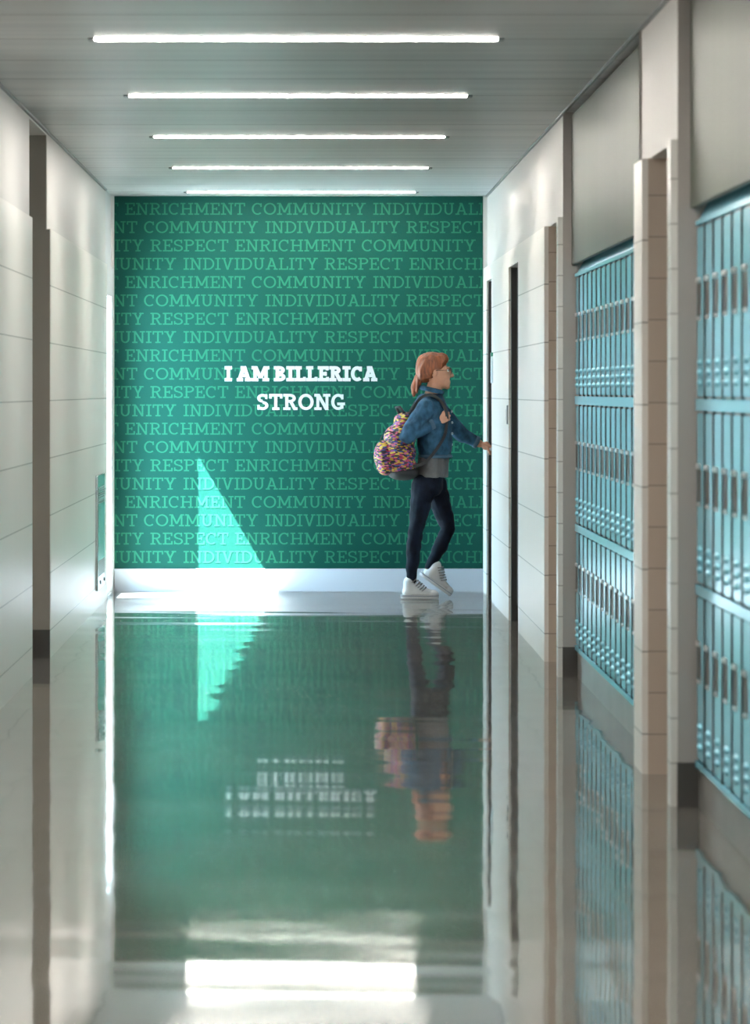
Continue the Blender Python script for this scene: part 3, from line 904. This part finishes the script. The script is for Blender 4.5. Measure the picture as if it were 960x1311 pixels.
# backpack: busy multicoloured print over black
def pack_mat():
    m, nt, b = new_mat('confetti_print')
    N = nt.nodes.new; L = nt.links.new
    tc = N('ShaderNodeTexCoord'); mp = N('ShaderNodeMapping'); mp.inputs['Scale'].default_value = (48, 48, 125)
    vo = N('ShaderNodeTexVoronoi'); vo.inputs['Scale'].default_value = 1.0
    L(tc.outputs['Object'], mp.inputs[0]); L(mp.outputs[0], vo.inputs['Vector'])
    s = N('ShaderNodeSeparateColor'); L(vo.outputs['Color'], s.inputs[0])
    r = N('ShaderNodeValToRGB'); r.color_ramp.interpolation = 'CONSTANT'
    cols = [(0.01, 0.006, 0.015), (0.30, 0.008, 0.08), (0.42, 0.27, 0.012), (0.012, 0.008, 0.014), (0.16, 0.02, 0.17), (0.02, 0.05, 0.20), (0.38, 0.09, 0.15), (0.010, 0.008, 0.014), (0.012, 0.008, 0.02), (0.45, 0.34, 0.04), (0.25, 0.01, 0.03)]
    e = r.color_ramp.elements
    e[0].position = 0; e[0].color = (*cols[0], 1); e[1].position = 1/len(cols); e[1].color = (*cols[1], 1)
    for i in range(2, len(cols)):
        q = e.new(i/len(cols)); q.color = (*cols[i], 1)
    L(s.outputs[0], r.inputs[0]); L(r.outputs[0], b.inputs['Base Color']); b.inputs['Roughness'].default_value = 0.7
    return m
pm = pack_mat()
BO = P(516, 572, -.07)
bag = thing('backpack', 'multicoloured patterned backpack with black straps on the walking person', 'bag', BO)
def bloc(bm):
    bmesh.ops.translate(bm, verts=bm.verts[:], vec=-BO); return bm
bm = bmesh.new()
for (x, y, rx, ry, rz) in ((518, 541, .075, .115, .07), (512, 560, .110, .145, .10), (510, 580, .115, .150, .10), (512, 595, .110, .145, .075)):
    add_ellipsoid(bm, P(x, y, -.07), (rx, ry, rz), 24, 16)
bloc(bm); remeshed('pack_body', bm, pm, bag, voxel=0.008, smooth_it=5, fold=0.008, fold_scale=(12, 12, 12))
bm = bmesh.new()
add_ellipsoid(bm, P(491, 583, -.08), (.068, .115, .105), 24, 16); add_ellipsoid(bm, P(494, 597, -.08), (.066, .115, .06), 24, 16)
bloc(bm); remeshed('front_pocket', bm, pm, bag, voxel=0.008, smooth_it=4)
bm = bmesh.new()
add_ellipsoid(bm, P(516, 605, -.07), (.108, .135, .052), 24, 14)
bloc(bm); o = remeshed('pack_bottom', bm, black, bag, voxel=0.008, smooth_it=4); o['label'] = 'plain black bottom panel'
bm = bmesh.new(); add_tube(bm, [P(518, 530, -.10), P(511, 521, -.10), P(507, 521.5, -.07), P(512, 531, -.04)], 0.010, 8)
obj('carry_loop', bloc(bm), black, bag, smooth=True)
def strap(dy, dyc):
    b = bmesh.new()
    path = [P(524, 531, dy), P(536, 511, dy), P(549, 505.5, dy), P(562, 512, dy*0.97), P(570, 526, dyc), P(571, 542, dyc), P(566, 562, dy*1.02), P(545, 590, dy*1.08), P(526, 597, dy)]
    # smooth the path
    pts = []
    for i in range(len(path)-1):
        p0 = path[max(i-1, 0)]; p1 = path[i]; p2 = path[i+1]; p3 = path[min(i+2, len(path)-1)]
        for k in range(6):
            u = k/6
            pts.append(0.5*((2*p1) + (p2-p0)*u + (2*p0-5*p1+4*p2-p3)*u*u + (3*p1-p0-3*p2+p3)*u**3))
    pts.append(path[-1])
    # flat webbing
    prev = None
    for i, p in enumerate(pts):
        d = (pts[min(i+1, len(pts)-1)]-pts[max(i-1, 0)]).normalized()
        sd_ = Vector((0, 1, 0)); sd_ = (sd_ - d*sd_.dot(d)).normalized(); nn = d.cross(sd_)
        ring = [b.verts.new(p + sd_*a*0.026 + nn*c*0.010) for a, c in ((-1, -1), (1, -1), (1, 1), (-1, 1))]
        if prev:
            for k in range(4): b.faces.new((prev[k], prev[(k+1) % 4], ring[(k+1) % 4], ring[k]))
        else: b.faces.new(ring[::-1])
        prev = ring
    b.faces.new(prev)
    return obj('shoulder_strap', bloc(b), black, bag, bevel=0.002)
strap(-.135, -.135); strap(.12, .12)
bm = bmesh.new(); add_tube(bm, [P(497+11*math.cos(a)*1.0, 566-14*math.sin(a), -.20 + 0.02*abs(math.cos(a))) for a in [PI*k/12 for k in range(13)]], 0.004, 6)
obj('zip', bloc(bm), black, bag, smooth=True)
